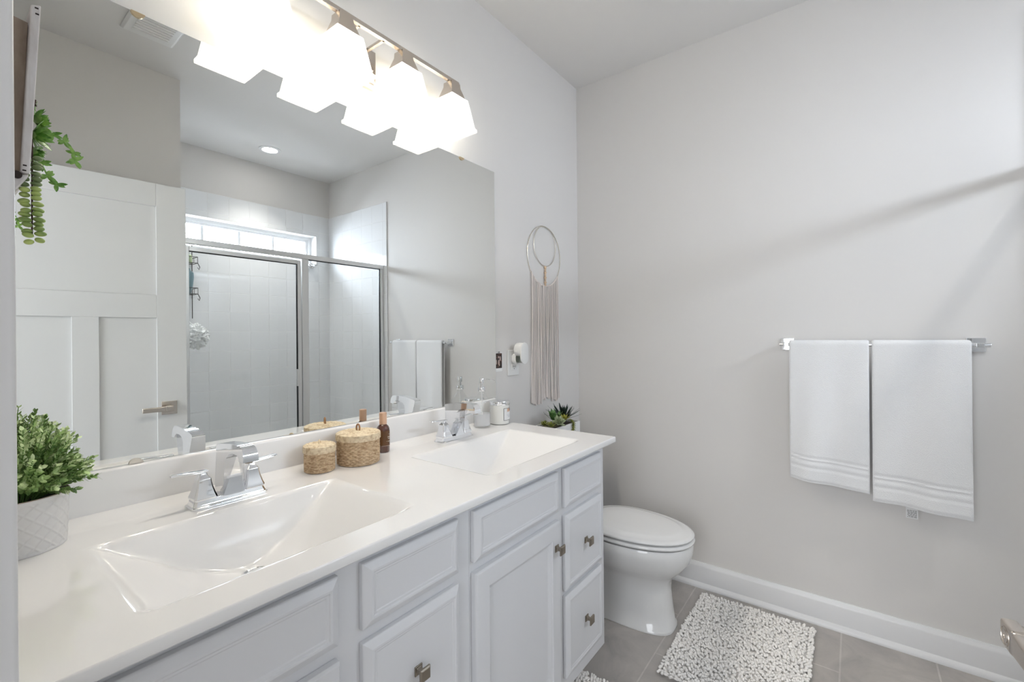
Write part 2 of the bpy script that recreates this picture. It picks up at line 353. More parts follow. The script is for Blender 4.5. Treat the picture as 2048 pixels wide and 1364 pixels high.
def make_shower_items():
    # hanging wire caddy on the shower back wall, left of the window in the mirror view
    c = (1.20, -2.60, 0)
    R = empty('shower_caddy', (1.235, -2.66, 1.45)); P = (1.235, -2.66, 1.45)
    tag(R, 'dark wire shower caddy hanging behind the glass beside the door edge', 'shower caddy')
    wire = mat('dark_wire', (.05, .045, .04), .4, .8)
    bm = bmesh.new()
    for xx in (1.225, 1.345): tube(bm, [(xx, -2.68, 2.02), (xx, -2.68, 1.42)], .0028, 6)
    tube(bm, [(1.225, -2.68, 2.02), (1.25, -2.68, 2.06), (1.32, -2.68, 2.06), (1.345, -2.68, 2.02)], .0028, 6)
    obj('hanging_frame', at(bm, P), wire, R)
    for z in (1.83, 1.60):
        bm = bmesh.new()
        for zz in (z, z+.045):
            tube(bm, [(1.205, -2.685, zz), (1.352, -2.685, zz), (1.352, -2.585, zz), (1.205, -2.585, zz)], .0026, 6, closed=True)
        for k in range(7):
            x = 1.205+.147*k/6; tube(bm, [(x, -2.685, z), (x, -2.585, z), (x, -2.585, z+.045)], .0018, 5)
        tube(bm, [(1.350, -2.58, z), (1.362, -2.575, z-.03), (1.355, -2.57, z-.05), (1.348, -2.575, z-.035)], .0026, 6)
        obj('wire_basket', at(bm, P), wire, R)
    blue = mat('slate_blue_bottle', (.13, .22, .25), .3)
    bm = bmesh.new(); lathe(bm, [(.0, 0), (.022, 0), (.034, .05), (.042, .12), (.040, .155), (.022, .172), (.018, .186), (0, .186)], (1.300, -2.635, 1.605), 28, False, False)
    o = obj('shampoo_bottle', bm, blue, smooth=True); tag(o, 'slate blue bottle standing upside down in the wire shower caddy', 'bottle')
    gr = mat('pale_green_bottle', (.45, .55, .33), .25)
    bm = bmesh.new(); lathe(bm, [(.0, 0), (.03, 0), (.031, .002), (.031, .052), (.026, .06), (0, .062)], (1.300, -2.635, 1.833), 24, False, False)
    o = obj('product_jar', bm, gr, smooth=True); tag(o, 'short pale green jar in the top basket of the shower caddy', 'jar')
    # loofah
    bm = bmesh.new(); bmesh.ops.create_icosphere(bm, subdivisions=5, radius=.075)
    for v in bm.verts:
        n = v.co.normalized(); q = noise.noise(n*4.5)+.6*noise.noise(n*10+Vector((3, 1, 2)))
        v.co = n*(.082+.026*q); 
    xf(bm, (1.265, -2.40, 1.285))
    tube(bm, [(1.265, -2.40, 1.35), (1.265, -2.50, 1.40), (1.245, -2.58, 1.45)], .0018, 5)
    lo = mat('white_mesh_sponge', (.93, .94, .93), .9, 0)
    o = obj('bath_sponge', bm, lo, smooth=True, angle=60); tag(o, 'white ruffled mesh bath sponge hanging in the shower by its cord', 'bath sponge')
    # razor-and-hook holder on the window sill corner: white cone bottle with a hook and a chrome knob below
    bm = bmesh.new(); lathe(bm, [(0, 0), (.030, 0), (.026, .02), (.010, .075), (.006, .10), (0, .10)], (2.275, -2.745, 1.951), 20, False, False)
    o = obj('cone_bottle', bm, M['plastic'], smooth=True); tag(o, 'small white cone shaped bottle on the right end of the shower window sill', 'bottle')
    bm = bmesh.new(); lathe(bm, [(0, 0), (.018, 0), (.028, .012), (.030, .03), (.022, .045), (.010, .055), (.010, .075), (0, .075)], (0, 0, 0), 24, False, False)
    xf(bm, (2.275, -2.6915, 1.925), rx=-pi/2)
    bmesh.ops.rotate(bm, cent=(2.275, -2.6915, 1.925), matrix=Matrix.Rotation(pi, 3, 'Z'), verts=bm.verts) if False else None
    o = obj('suction_hook', bm, M['chrome'], smooth=True); tag(o, 'round chrome suction hook on the shower tile under the window corner', 'hook')
make_shower_items()

# ------------------------------------------------------------ ceiling fixtures
def make_ceiling():
    P = (1.763, -2.33, H)
    R = empty('recessed_light', P); tag(R, 'round white recessed ceiling light above the shower', 'ceiling light')
    bm = bmesh.new(); lathe(bm, [(.078, 0), (.078, -.004), (.070, -.007), (.056, -.007), (.050, -.001)], (0, 0, 0), 40, False, False); obj('trim_ring', bm, M['trim'], R, smooth=True)
    bm = bmesh.new(); lathe(bm, [(.055, -.002), (.054, -.0035), (.0, -.0035)], (0, 0, 0), 40, True, False); obj('lens', bm, M['can'], R, smooth=True)
    l = bpy.data.lights.new('downlight_lamp', 'SPOT'); l.energy = 48; l.spot_size = RAD(100); l.spot_blend = .9; l.shadow_soft_size = .05; l.color = (1, .97, .93)
    o = bpy.data.objects.new('downlight_lamp', l); COL.objects.link(o); o.location = (P[0], P[1], H-.012)
    P = (.772, -1.285, H)
    R = empty('exhaust_fan_grille', P); tag(R, 'white rectangular exhaust fan grille on the ceiling with fine louvres', 'exhaust fan')
    bm = bmesh.new(); loft(bm, [[(-.102, -.14, -.001), (.102, -.14, -.001), (.102, .14, -.001), (-.102, .14, -.001)], [(-.102, -.14, -.008), (.102, -.14, -.008), (.102, .14, -.008), (-.102, .14, -.008)], [(-.092, -.13, -.016), (.092, -.13, -.016), (.092, .13, -.016), (-.092, .13, -.016)]])
    obj('cover', bm, M['plastic'], R, bevel=.002)
    bm = bmesh.new()
    for i in range(9): y = -.088+.022*i; box(bm, -.068, .068, y-.006, y+.006, -.021, -.0155)
    obj('louvre_field', bm, M['plastic'], R, bevel=.0015)
make_ceiling()

# ------------------------------------------------------------ mirror
def make_mirror():
    R = empty('wall_mirror', (.9, 0, .99)); P = (.9, 0, .99)
    tag(R, 'large frameless mirror on the wall above the double vanity', 'mirror')
    bm = B(.142, 1.691, -.005, -.0005, .9885, 2.021)
    for f in bm.faces:
        f.material_index = 0 if abs(f.calc_center_median().y+.005) < 1e-5 else 1
    obj('mirror_glass', at(bm, P), [M['mirror'], M['mirror_edge']], R)
    gold = mat('brass_clip', (.72, .58, .38), .3, 1)
    clearp = mat('clear_plastic_clip', (.75, .70, .62), .2)
    for x, z, s, m in ((.402, 2.021, -1, gold), (1.475, 2.021, -1, gold), (.392, .989, 1, clearp), (1.475, .989, 1, clearp)):
        bm = bmesh.new(); r = .013; n = 12
        pts = [(x+r*cos(pi*i/n), z+s*r*.85*sin(pi*i/n)) for i in range(n+1)]
        loft(bm, [[(a, y, b) for a, b in pts] for y in (-.0055, -.009)])
        obj('mirror_clip', at(bm, P), m, R, smooth=True)
make_mirror()

# ------------------------------------------------------------ vanity light
def make_vanity_light():
    R = empty('vanity_light', (.965, 0, 2.18)); P = (.965, 0, 2.18)
    tag(R, 'brushed nickel vanity light bar with four square frosted glass shades', 'wall light')
    zb = 2.236; yb = -.106
    bm = bmesh.new(); loft(bm, [[(x, y, z) for x, z in ((.882, 2.112), (1.046, 2.112), (1.046, 2.245), (.882, 2.245))] for y in (0, -.012)], True, True, False)
    loft(bm, [[(x, y, z) for x, z in ((.882+i, 2.112+i), (1.046-i, 2.112+i), (1.046-i, 2.245-i), (.882+i, 2.245-i))] for y, i in ((-.012, 0), (-.018, .006), (-.018, .012), (-.024, .016))], True, False, True)
    obj('back_plate', at(bm, P), M['nickel'], R)
    bm = bmesh.new(); lathe(bm, [(.006, 0), (.006, .008), (.003, .011)], (0, 0, 0), 16); xf(bm, (1.015, -.024, 2.165), rx=pi/2)
    obj('finial', at(bm, P), M['nickel'], R, smooth=True)
    for dx in (-.045, .045):
        bm = B(.965+dx-.005, .965+dx+.005, yb, -.02, zb-.006, zb+.004)
        obj('arm', at(bm, P), M['nickel'], R, bevel=.001)
    bm = B(.585, 1.352, yb-.0075, yb+.0075, zb-.006, zb+.008); obj('bar', at(bm, P), M['nickel'], R, bevel=.0015)
    def sq(a, z, c): return [(c+sx*a, yb+sy*a, z) for sx, sy in ((-1, -1), (1, -1), (1, 1), (-1, 1))]
    first = None
    for i, x in enumerate((.632, .861, 1.090, 1.319)):
        bm = bmesh.new(); loft(bm, [sq(.016, zb-.006, x), sq(.020, zb-.009, x)], True, False, False)
        loft(bm, [sq(.022, zb-.009, x), sq(.023, zb-.026, x), sq(.036, 2.170, x), sq(.036, 2.165, x)], True, True, True)
        obj('shade_holder', at(bm, P), M['nickel'], R, bevel=.001)
        t = .003; bm = bmesh.new()
        out = [(.034, 2.168), (.0425, 2.166), (.061, 2.062), (.0665, 2.058), (.0665, 2.047), (.064, 2.045)]
        inn = [(.060, 2.047), (.058, 2.060), (.0395, 2.162), (.034, 2.164)]
        loft(bm, [sq(a, z, x) for a, z in out+inn], True, False, False)
        bmesh.ops.subdivide_edges(bm, edges=bm.edges[:], cuts=2, use_grid_fill=True)
        obj('lamp_shade', at(bm, P), M['shade'], R, recalc=True, bevel=.002)
        bm = bmesh.new(); bmesh.ops.create_uvsphere(bm, u_segments=20, v_segments=14, radius=.026)
        for v in bm.verts:
            if v.co.z > 0: v.co.z *= 1.5; 
            v.co += Vector((x, yb, 2.105))
        obj('bulb', at(bm, P), M['bulb'], R, smooth=True)
make_vanity_light()

# ------------------------------------------------------------ vanity
def front_prof(y0, yf):
    return [(0, y0), (0, yf+.009), (.003, yf+.006), (.014, yf+.001), (.0155, yf), (.0205, yf), (.022, yf+.0022), (.0265, yf+.0022), (.028, yf+.0035), (.030, yf+.0035)]
def door_prof(y0, yf):
    return [(0, y0), (0, yf+.006), (.004, yf+.001), (.012, yf), (.048, yf), (.050, yf+.004), (.054, yf+.005), (.062, yf+.011), (.070, yf+.012)]
def knob(parent, P, x, z, y=-.578):
    bm = bmesh.new()
    loft(bm, [[(x+sx*a, y-d, z+sz*a) for sx, sz in ((-1, -1), (1, -1), (1, 1), (-1, 1))] for d, a in ((0, .010), (.003, .010), (.004, .007), (.008, .005), (.016, .0045), (.019, .010), (.0195, .0138), (.0235, .0138), (.0255, .0110), (.026, .010))])
    obj('knob', at(bm, P), M['knobmetal'], parent, bevel=.0008)
def make_cabinets():
    zt, zb, yb, yf = .868, .11, -.004, -.556
    for k, (x0, x1) in enumerate(((X0+.004, .9070), (.9075, 1.6495))):
        P = (x0, 0, 0); R = empty('vanity_cabinet', P)
        tag(R, ('white vanity cabinet on the left under the basin nearest the camera' if k == 0 else 'white vanity cabinet on the right under the far basin, beside the toilet'), 'cabinet', 'pair of white vanity cabinets')
        bm = bmesh.new(); box(bm, x0, x1, yf, yf+.019, zb, zt); box(bm, x0, x0+.015, yf+.019, yb, zb, zt); box(bm, x1-.015, x1, yf+.019, yb, zb, zt)
        box(bm, x0+.015, x1-.015, yf+.019, yb, zb, zb+.015)
        obj('cabinet_body', at(bm, P), M['cab'], R, bevel=.0015)
        obj('toe_kick', at(B(x0+.001, x1-.001, -.47, -.455, .001, zb), P), M['cab'], R)
        y1 = yf-.0005; f = -.576
        if k == 0:
            fronts = [('false_front', .168, .549, .716, .842, None), ('cabinet_door', .168, .549, .165, .690, (.505, .614)),
                      ('drawer', .5985, .8590, .716, .842, None), ('drawer', .5985, .8590, .447, .690, (.7285, .568)), ('drawer', .5985, .8590, .165, .430, (.7285, .299))]
        else:
            fronts = [('false_front', .902+.0, 1.3085, .716, .842, None), ('cabinet_door', .902+.0, 1.3085, .165, .690, (1.281, .614)),
                      ('drawer', 1.3475, 1.6070, .716, .842, None), ('drawer', 1.3475, 1.6070, .447, .690, (1.478, .568)), ('drawer', 1.3475, 1.6070, .165, .430, (1.478, .299))]
            fronts = [(n, (a if a > .91 else .9125), b, c, d, kn) for n, a, b, c, d, kn in fronts]
        for n, a, b, c, d, kn in fronts:
            bm = bmesh.new()
            frame_rings(bm, a, b, c, d, (door_prof if n == 'cabinet_door' else front_prof)(y1, f))
            o = obj(n, at(bm, P), M['cab'], R, bevel=.0008, segs=2)
            if kn: knob(o, P, kn[0], kn[1], f+.0035 if n == 'drawer' else f)
make_cabinets()

ZC = .889
def basin_depth(x, y, bx0, bx1, by0, by1):
    """by0<by1 (by1 = back)"""
    dl, drr, db, df = x-bx0, bx1-x, by1-y, y-by0
    m = min(dl, drr, db, df)
    if m <= 0: return 0
    def sm(a, b, k): 
        h = max(k-abs(a-b), 0)/k; return min(a, b)-h*h*k*.25
    a = sm(dl*.62, drr*.62, .02); b = sm(db*2.1, df*1.1, .02)
    d = sm(a, b, .018); d = sm(d, .125, .05)
    return max(d, 0)*min(1, (m/.006))**.7 if m < .006 else max(d, 0)*d/(d+.004)
def make_counter():
    x0, x1, y0 = X0+.002, 1.6732, -.5941
    R = empty('vanity_countertop', (x0, 0, ZC)); P = (x0, 0, ZC)
    tag(R, 'glossy white cultured marble vanity top with two integrated rectangular basins', 'countertop')
    basins = [(.276, .772, -.520, -.186), (1.035, 1.553, -.515, -.186)]
    def axis(a, b, fine, base, inside):
        v = [a]; 
        while v[-1] < b-1e-6:
            x = v[-1]; st = base
            for p, q in inside:
                if p-.012 <= x <= q+.012: st = fine
                elif x < p-.012 < x+st: st = p-.012-x+1e-6
            v.append(min(b, x+st))
        return v
    xs = axis(x0, x1, .0048, .05, [(b[0], b[1]) for b in basins]); ys = axis(y0, -.019, .0048, .04, [(-.52, -.186)])
    bm = bmesh.new(); G = []
    for y in ys:
        row = []
        for x in xs:
            z = ZC-sum(basin_depth(x, y, *b) for b in basins)
            if z >= ZC-1e-9:
                # fillet towards the backsplash
                t = y+.032
                if t > 0: z = ZC+.013*(1-math.sqrt(max(0, 1-(t/.013)**2)))*.9
            row.append(bm.verts.new((x, y, z)))
        G.append(row)
    for j in range(len(ys)-1):
        for i in range(len(xs)-1): bm.faces.new((G[j][i], G[j][i+1], G[j+1][i+1], G[j+1][i]))
    # rounded drip edge and underside
    def skirt(line, out):
        prev = [bm.verts.new(v.co) for v in line]
        for d, z in ((.0022, -.0012), (.003, -.004), (.003, -.018), (.001, -.021), (-.012, -.021)):
            cur = [bm.verts.new((v.co.x+out[0]*d, v.co.y+out[1]*d, ZC+z)) for v in line]
            for a in range(len(line)-1): bm.faces.new((prev[a], prev[a+1], cur[a+1], cur[a]))
            prev = cur
    skirt(G[0], (0, -1)); skirt([r[-1] for r in G], (1, 0))
    # bottom board so the top is a solid slab outside the basins
    box(bm, x0, x1-.001, y0+.001, y0+.055, ZC-.021, ZC-.020); box(bm, 1.60, x1-.001, y0+.05, -.001, ZC-.021, ZC-.020)
    top = obj('basin_top', at(bm, P), M['marble'], R, smooth=True, angle=70)
    bm = bmesh.new(); loft(bm, [[(x, -.0008, ZC-.018), (x, -.0200, ZC-.018), (x, -.0200, .983), (x, -.0180, .9868), (x, -.015, .988), (x, -.0008, .988)] for x in (x0, 1.6725)])
    o = obj('backsplash', bm, M['marble'], smooth=True, angle=50); tag(o, 'low glossy white backsplash strip on the wall under the mirror', 'backsplash')
    for b in basins:
        cx = (b[0]+b[1])/2; cy = -.30
        z = ZC-basin_depth(cx, cy, *b)
        bm = bmesh.new(); lathe(bm, [(.031, -.004), (.031, .002), (.026, .004), (.020, .001)], (cx, cy, z), 28, True, False); lathe(bm, [(.018, 0), (.018, .006), (.0, .008)], (cx, cy, z), 28, True, False)
        obj('drain', at(bm, P), M['chrome'], R, smooth=True)
make_counter()

# ------------------------------------------------------------ faucets
def make_faucet():
    R = empty('faucet', (0, 0, ZC))
    def q(hx, hy, z, cx=0, cy=0, c=.25):   # chamfered rectangle ring
        ch = min(hx, hy)*c
        return [(cx-hx+ch, cy-hy, z), (cx+hx-ch, cy-hy, z), (cx+hx, cy-hy+ch, z), (cx+hx, cy+hy-ch, z), (cx+hx-ch, cy+hy, z), (cx-hx+ch, cy+hy, z), (cx-hx, cy+hy-ch, z), (cx-hx, cy-hy+ch, z)]
    bm = loft(bmesh.new(), [q(.081, .028, 0), q(.081, .028, .004), q(.078, .025, .0055), q(.0765, .0235, .009), q(.073, .0205, .0185), q(.072, .0195, .019)])
    obj('base_plate', bm, M['chrome'], R, bevel=.0008)
    # spout: side profile extruded with a width that tapers upward
    outer = [(.024, .017), (.024, .03), (.025, .06), (.028, .09), (.033, .108), (.036, .118), (.036, .126), (.031, .129), (.008, .133), (-.03, .137), (-.07, .1395), (-.094, .139), (-.105, .135), (-.112, .127), (-.115, .115), (-.115, .106), (-.093, .106), (-.091, .113), (-.082, .118), (-.058, .119), (-.038, .114), (-.026, .103), (-.0205, .086), (-.0205, .06), (-.024, .03), (-.0265, .017)]
    def hw(z, y): 
        return .0235-(.0235-.0140)*(z-.017)/.126
    bm = bmesh.new(); A = [bm.verts.new((-hw(z, y), y, z)) for y, z in outer]; Bv = [bm.verts.new((hw(z, y), y, z)) for y, z in outer]
    n = len(outer)
    for i in range(n): bm.faces.new((A[i], A[(i+1) % n], Bv[(i+1) % n], Bv[i]))
    fa = bm.faces.new(A[::-1]); fb = bm.faces.new(Bv); bmesh.ops.triangulate(bm, faces=[fa, fb])
    bmesh.ops.translate(bm, vec=(.004, 0, 0), verts=bm.verts)
    obj('spout', bm, M['chrome'], R, smooth=True, angle=28)
    bm = bmesh.new(); lathe(bm, [(.0085, 0), (.0085, .004)], (.004, -.1040, .1025), 16); obj('aerator', bm, M['knobmetal'], R, smooth=True)
    for s in (-1, 1):
        cx = s*.052
        h = loft(bmesh.new(), [q(.0235, .0235, .018, cx, 0, .2), q(.0235, .0235, .022, cx, 0, .2), q(.0205, .0205, .030, cx, 0, .2), q(.0165, .0165, .044, cx, 0, .2), q(.0142, .0142, .056, cx, 0, .2), q(.0140, .0140, .062, cx, 0, .2), q(.008, .008, .070, cx, 0, .2), q(.007, .007, .076, cx, 0, .2)])
        ho = obj('handle', h, M['chrome'], R, bevel=.0006)
        bm = bmesh.new(); a = cx-s*.010; b = cx+s*.062
        pts = [(a, .0760, .009), (cx+s*.008, .0765, .0095), (cx+s*.035, .0785, .009), (b-s*.004, .0800, .0075), (b, .0785, .0065)]
        loft(bm, [[(x, -w, z), (x, w, z), (x, w*.8, z+.0042), (x, -w*.8, z+.0042)] for x, z, w in pts])
        obj('lever', bm, M['chrome'], ho, bevel=.001)
    return R
f1 = make_faucet(); f1.location = (.5375, -.121, ZC)
f2 = copy_tree(f1); f2.location = (1.295, -.126, ZC)
tag(f1, 'chrome two-handle faucet on the basin nearest the camera', 'faucet', 'chrome faucets on the vanity top')
tag(f2, 'chrome two-handle faucet on the far basin, in front of the soap bottle', 'faucet', 'chrome faucets on the vanity top')

# ------------------------------------------------------------ baskets
M['wicker'] = noise_col(mat('seagrass_wicker', (.55, .40, .25), .75), (.38, .235, .125), (.74, .575, .375), 70, 3, .6, .33, .63, (1, 1, 3.5), 'obj')
M['wicker_lid'] = noise_col(mat('pale_wicker_lid', (.68, .56, .38), .75), (.54, .39, .23), (.84, .72, .52), 80, 3, .6, .32, .56, None, 'obj')
M['knot'] = mat('brown_twine', (.42, .24, .13), .8)
def make_basket(P, rx, ry, h, rz, loop):
    R = empty('wicker_basket', P, rz)
    # woven wall: many stacked strand rows that weave in and out of the stakes
    bm = bmesh.new(); n = 156; rows = 13 if h < .07 else 16; st = 26
    rings = []
    K = rows*5
    for j in range(K+1):
        z = h*j/K; row = j/5; ph = pi*(int(row) % 2)
        prof = abs(sin(pi*row)); bulge = 1+.015*sin(pi*z/h)
        ring = []
        for i in range(n):
            a = 2*pi*i/n; w = .0024*cos(st*a/1+ph)*prof+.0014*prof
            ring.append(((rx*bulge+w)*cos(a), (ry*bulge+w)*sin(a), z))
        rings.append(ring)
    loft(bm, rings); obj('basket_body', bm, M['wicker'], R, smooth=True, angle=0)
    # lid: overhanging rim coil, then concentric coils rising gently
    bm = bmesh.new(); e = .0045; lr = 5
    rings = [[((rx+.001)*cos(2*pi*i/n), (ry+.001)*sin(2*pi*i/n), h-.012) for i in range(n)]]
    for j in range(lr*4+1):
        t = j/(lr*4); z = h-.012+.020*t; p = abs(sin(pi*lr*t)); o = e+.0016*p-.004*max(0, t-.75)
        rings.append([((rx+o+.0007*p*cos(24*2*pi*i/n))*cos(2*pi*i/n), (ry+o+.0007*p*cos(24*2*pi*i/n))*sin(2*pi*i/n), z) for i in range(n)])
    cr = 7
    for j in range(1, cr*4+1):
        t = j/(cr*4); k = 1-t*.97; p = abs(sin(pi*cr*t)); z = h+.008+.004*sin(t*pi/2)+.0012*p
        rings.append([((rx+.003)*k*cos(2*pi*i/n), (ry+.003)*k*sin(2*pi*i/n), z+.0006*p*cos(20*2*pi*i/n+j)) for i in range(n)])
    loft(bm, rings); lid = obj('basket_lid', bm, M['wicker_lid'], R, smooth=True, angle=0)
    bm = bmesh.new(); zt = h+.010
    if loop: pts = [(-.001, .006*cos(a), zt+.010+.012*sin(a)) for a in [RAD(-80+i*26) for i in range(14)]]
    else: pts = [(-.001+.004*cos(a), .005*cos(a), zt+.004+.006*sin(a)) for a in [RAD(-80+i*26) for i in range(14)]]
    tube(bm, pts, .0026 if loop else .0022, 8); obj('loop', bm, M['knot'] if loop else M['wicker_lid'], lid, smooth=True)
    return R
b1 = make_basket((.9080, -.098, ZC+.0006), .059, .060, .083, .3, True)
tag(b1, 'larger lidded wicker basket with a brown loop, beside the amber bottle', 'basket', 'lidded wicker baskets on the vanity top')
b2 = make_basket((.7900, -.084, ZC+.0006), .0385, .0385, .066, 0, False)
tag(b2, 'smaller lidded wicker basket, nearer the camera than the large one', 'basket', 'lidded wicker baskets on the vanity top')

# ------------------------------------------------------------ amber bottle
def make_bottle():
    P = (1.0270, -.0610, ZC+.0006); R = empty('amber_bottle', P)
    tag(R, 'small amber glass bottle with a rose gold cap beside the larger wicker basket', 'bottle')
    amb = mat('amber_glass', (.085, .018, .006), .04, 0, Coat_Weight=1)
    bm = bmesh.new(); lathe(bm, [(0, .0), (.0195, 0), (.0212, .003), (.0212, .070), (.0205, .078), (.0175, .085), (.0125, .0895), (.0105, .0915), (0, .0915)], n=32, cap0=False, cap1=False)
    obj('bottle_body', bm, amb, R, smooth=True)
    bm = bmesh.new(); lathe(bm, [(0, .0915), (.0118, .0915), (.0122, .093), (.0122, .1290), (.0112, .1303), (0, .1303)], n=28, cap0=False, cap1=False)
    obj('cap', bm, mat('rose_gold_cap', (.72, .47, .33), .35, .35), R, smooth=True)
    lab = mat('amber_label', (.13, .055, .018), .25)
    bm = bmesh.new(); r = .02145
    def patch(a0, a1, z0, z1, rr=r, k=10):
        loft(bm, [[(rr*cos(RAD(a0+(a1-a0)*i/k)), rr*sin(RAD(a0+(a1-a0)*i/k)), z) for i in range(k+1)] for z in (z0, z1)], False, False, False)
    patch(-150, -20, .022, .071); obj('label', bm, lab, R, smooth=True)
    ink = mat('pale_print', (.62, .50, .42), .5)
    bm = bmesh.new(); random.seed(5)
    for z, hh, a0, a1, nn in ((.058, .0025, -72, -60, 2), (.0485, .0045, -86, -42, 7), (.0435, .0030, -82, -46, 8), (.0370, .0008, -100, -42, 1), (.0345, .0022, -80, -46, 7), (.022, .0008, -140, -30, 1)):
        st = (a1-a0)/nn
        for i in range(nn): patch(a0+i*st, a0+i*st+st*(.72 if nn > 1 else 1), z, z+hh, r+.0002, 4 if nn > 1 else 16)
    obj('print', bm, ink, R)
make_bottle()

# ------------------------------------------------------------ soap dispenser
def make_soap():
    P = (1.520, -.0680, ZC+.0006); R = empty('soap_dispenser', P, RAD(-10))
    tag(R, 'clear glass soap dispenser with chrome pump behind the far faucet', 'soap dispenser')
    bm = bmesh.new(); lathe(bm, [(0, .0), (.030, 0), (.0355, .004), (.0365, .010), (.0365, .095), (.034, .108), (.026, .122), (.016, .134), (.0115, .143), (.0115, .154)], n=40, cap0=False, cap1=False)
    obj('glass_bottle', bm, M['clearglass'], R, smooth=True)
    liq = mat('clear_soap', (.88, .90, .94), .08, 0, Alpha=.4)
    bm = bmesh.new(); lathe(bm, [(0, .008), (.032, .008), (.0340, .012), (.0340, .058), (0, .0585)], n=40, cap0=False, cap1=False)
    obj('liquid', bm, liq, R, smooth=True)
    bm = bmesh.new(); lathe(bm, [(0, .150), (.0155, .150), (.0165, .152), (.0165, .166), (.0155, .168), (.006, .168), (.006, .182), (.0100, .183), (.0105, .185), (.0105, .2045), (.0095, .206), (0, .206)], n=28, cap0=False, cap1=False)
    obj('pump', bm, M['chrome'], R, smooth=True)
    bm = bmesh.new(); tube(bm, [(.006, 0, .200), (.022, -.020, .1995), (.034, -.036, .1975), (.038, -.041, .192)], .0022, 8)
    obj('nozzle', bm, M['chrome'], R, smooth=True)
    bm = bmesh.new(); tube(bm, [(0, 0, .150), (0, 0, .012)], .0018, 6); obj('dip_tube', bm, M['plastic'], R, smooth=True)
make_soap()

# ------------------------------------------------------------ candle
def make_candle():
    P = (1.6250, -.0780, ZC+.0006); R = empty('jar_candle', P)
    tag(R, 'white jar candle with a silver lid on the far end of the vanity top', 'candle')
    wax = mat('frosted_white_jar', (.80, .80, .77), .15, 0, Coat_Weight=.6)
    bm = bmesh.new(); lathe(bm, [(0, .0), (.038, 0), (.0425, .003), (.0435, .008), (.0435, .081), (.042, .083), (0, .083)], n=44, cap0=False, cap1=False)
    obj('jar', bm, wax, R, smooth=True)
    bm = bmesh.new(); lathe(bm, [(0, .083), (.0440, .083), (.0448, .085), (.0448, .096), (.0440, .0985), (.041, .100), (0, .1005)], n=44, cap0=False, cap1=False)
    obj('lid', bm, M['chrome'], R, smooth=True)
    r = .0437
    bm = bmesh.new()
    def patch(a0, a1, z0, z1, rr, mi=0, k=8):
        loft(bm, [[(rr*cos(RAD(a0+(a1-a0)*i/k)), rr*sin(RAD(a0+(a1-a0)*i/k)), z) for i in range(k+1)] for z in (z0, z1)], False, False, False, mi)
    A0, A1 = -118, -28
    patch(A0, A1, .018, .070, r, 0)
    for a0, a1, z0, z1 in ((A0, A0+2.5, .018, .070), (A1-2.5, A1, .018, .070), (A0, A1, .018, .0195), (A0, A1, .0685, .070)): patch(a0, a1, z0, z1, r+.00025, 1, 12)
    patch(A0+25, A1-3, .054, .068, r+.0002, 2); patch(A0+45, A1-3, .058, .068, r+.0003, 3)
    for i, (a, b_, z) in enumerate(((-95, -50, .040), (-90, -55, .035), (-85, -60, .031))): patch(a, b_, z, z+.0016, r+.0002, 4)
    obj('label', bm, [M['paper'], M['black_ink'], mat('peach_print', (.70, .45, .32), .5), mat('brown_print', (.20, .10, .04), .5), mat('pale_grey_print', (.55, .56, .60), .5)], R, smooth=True, recalc=False)
make_candle()

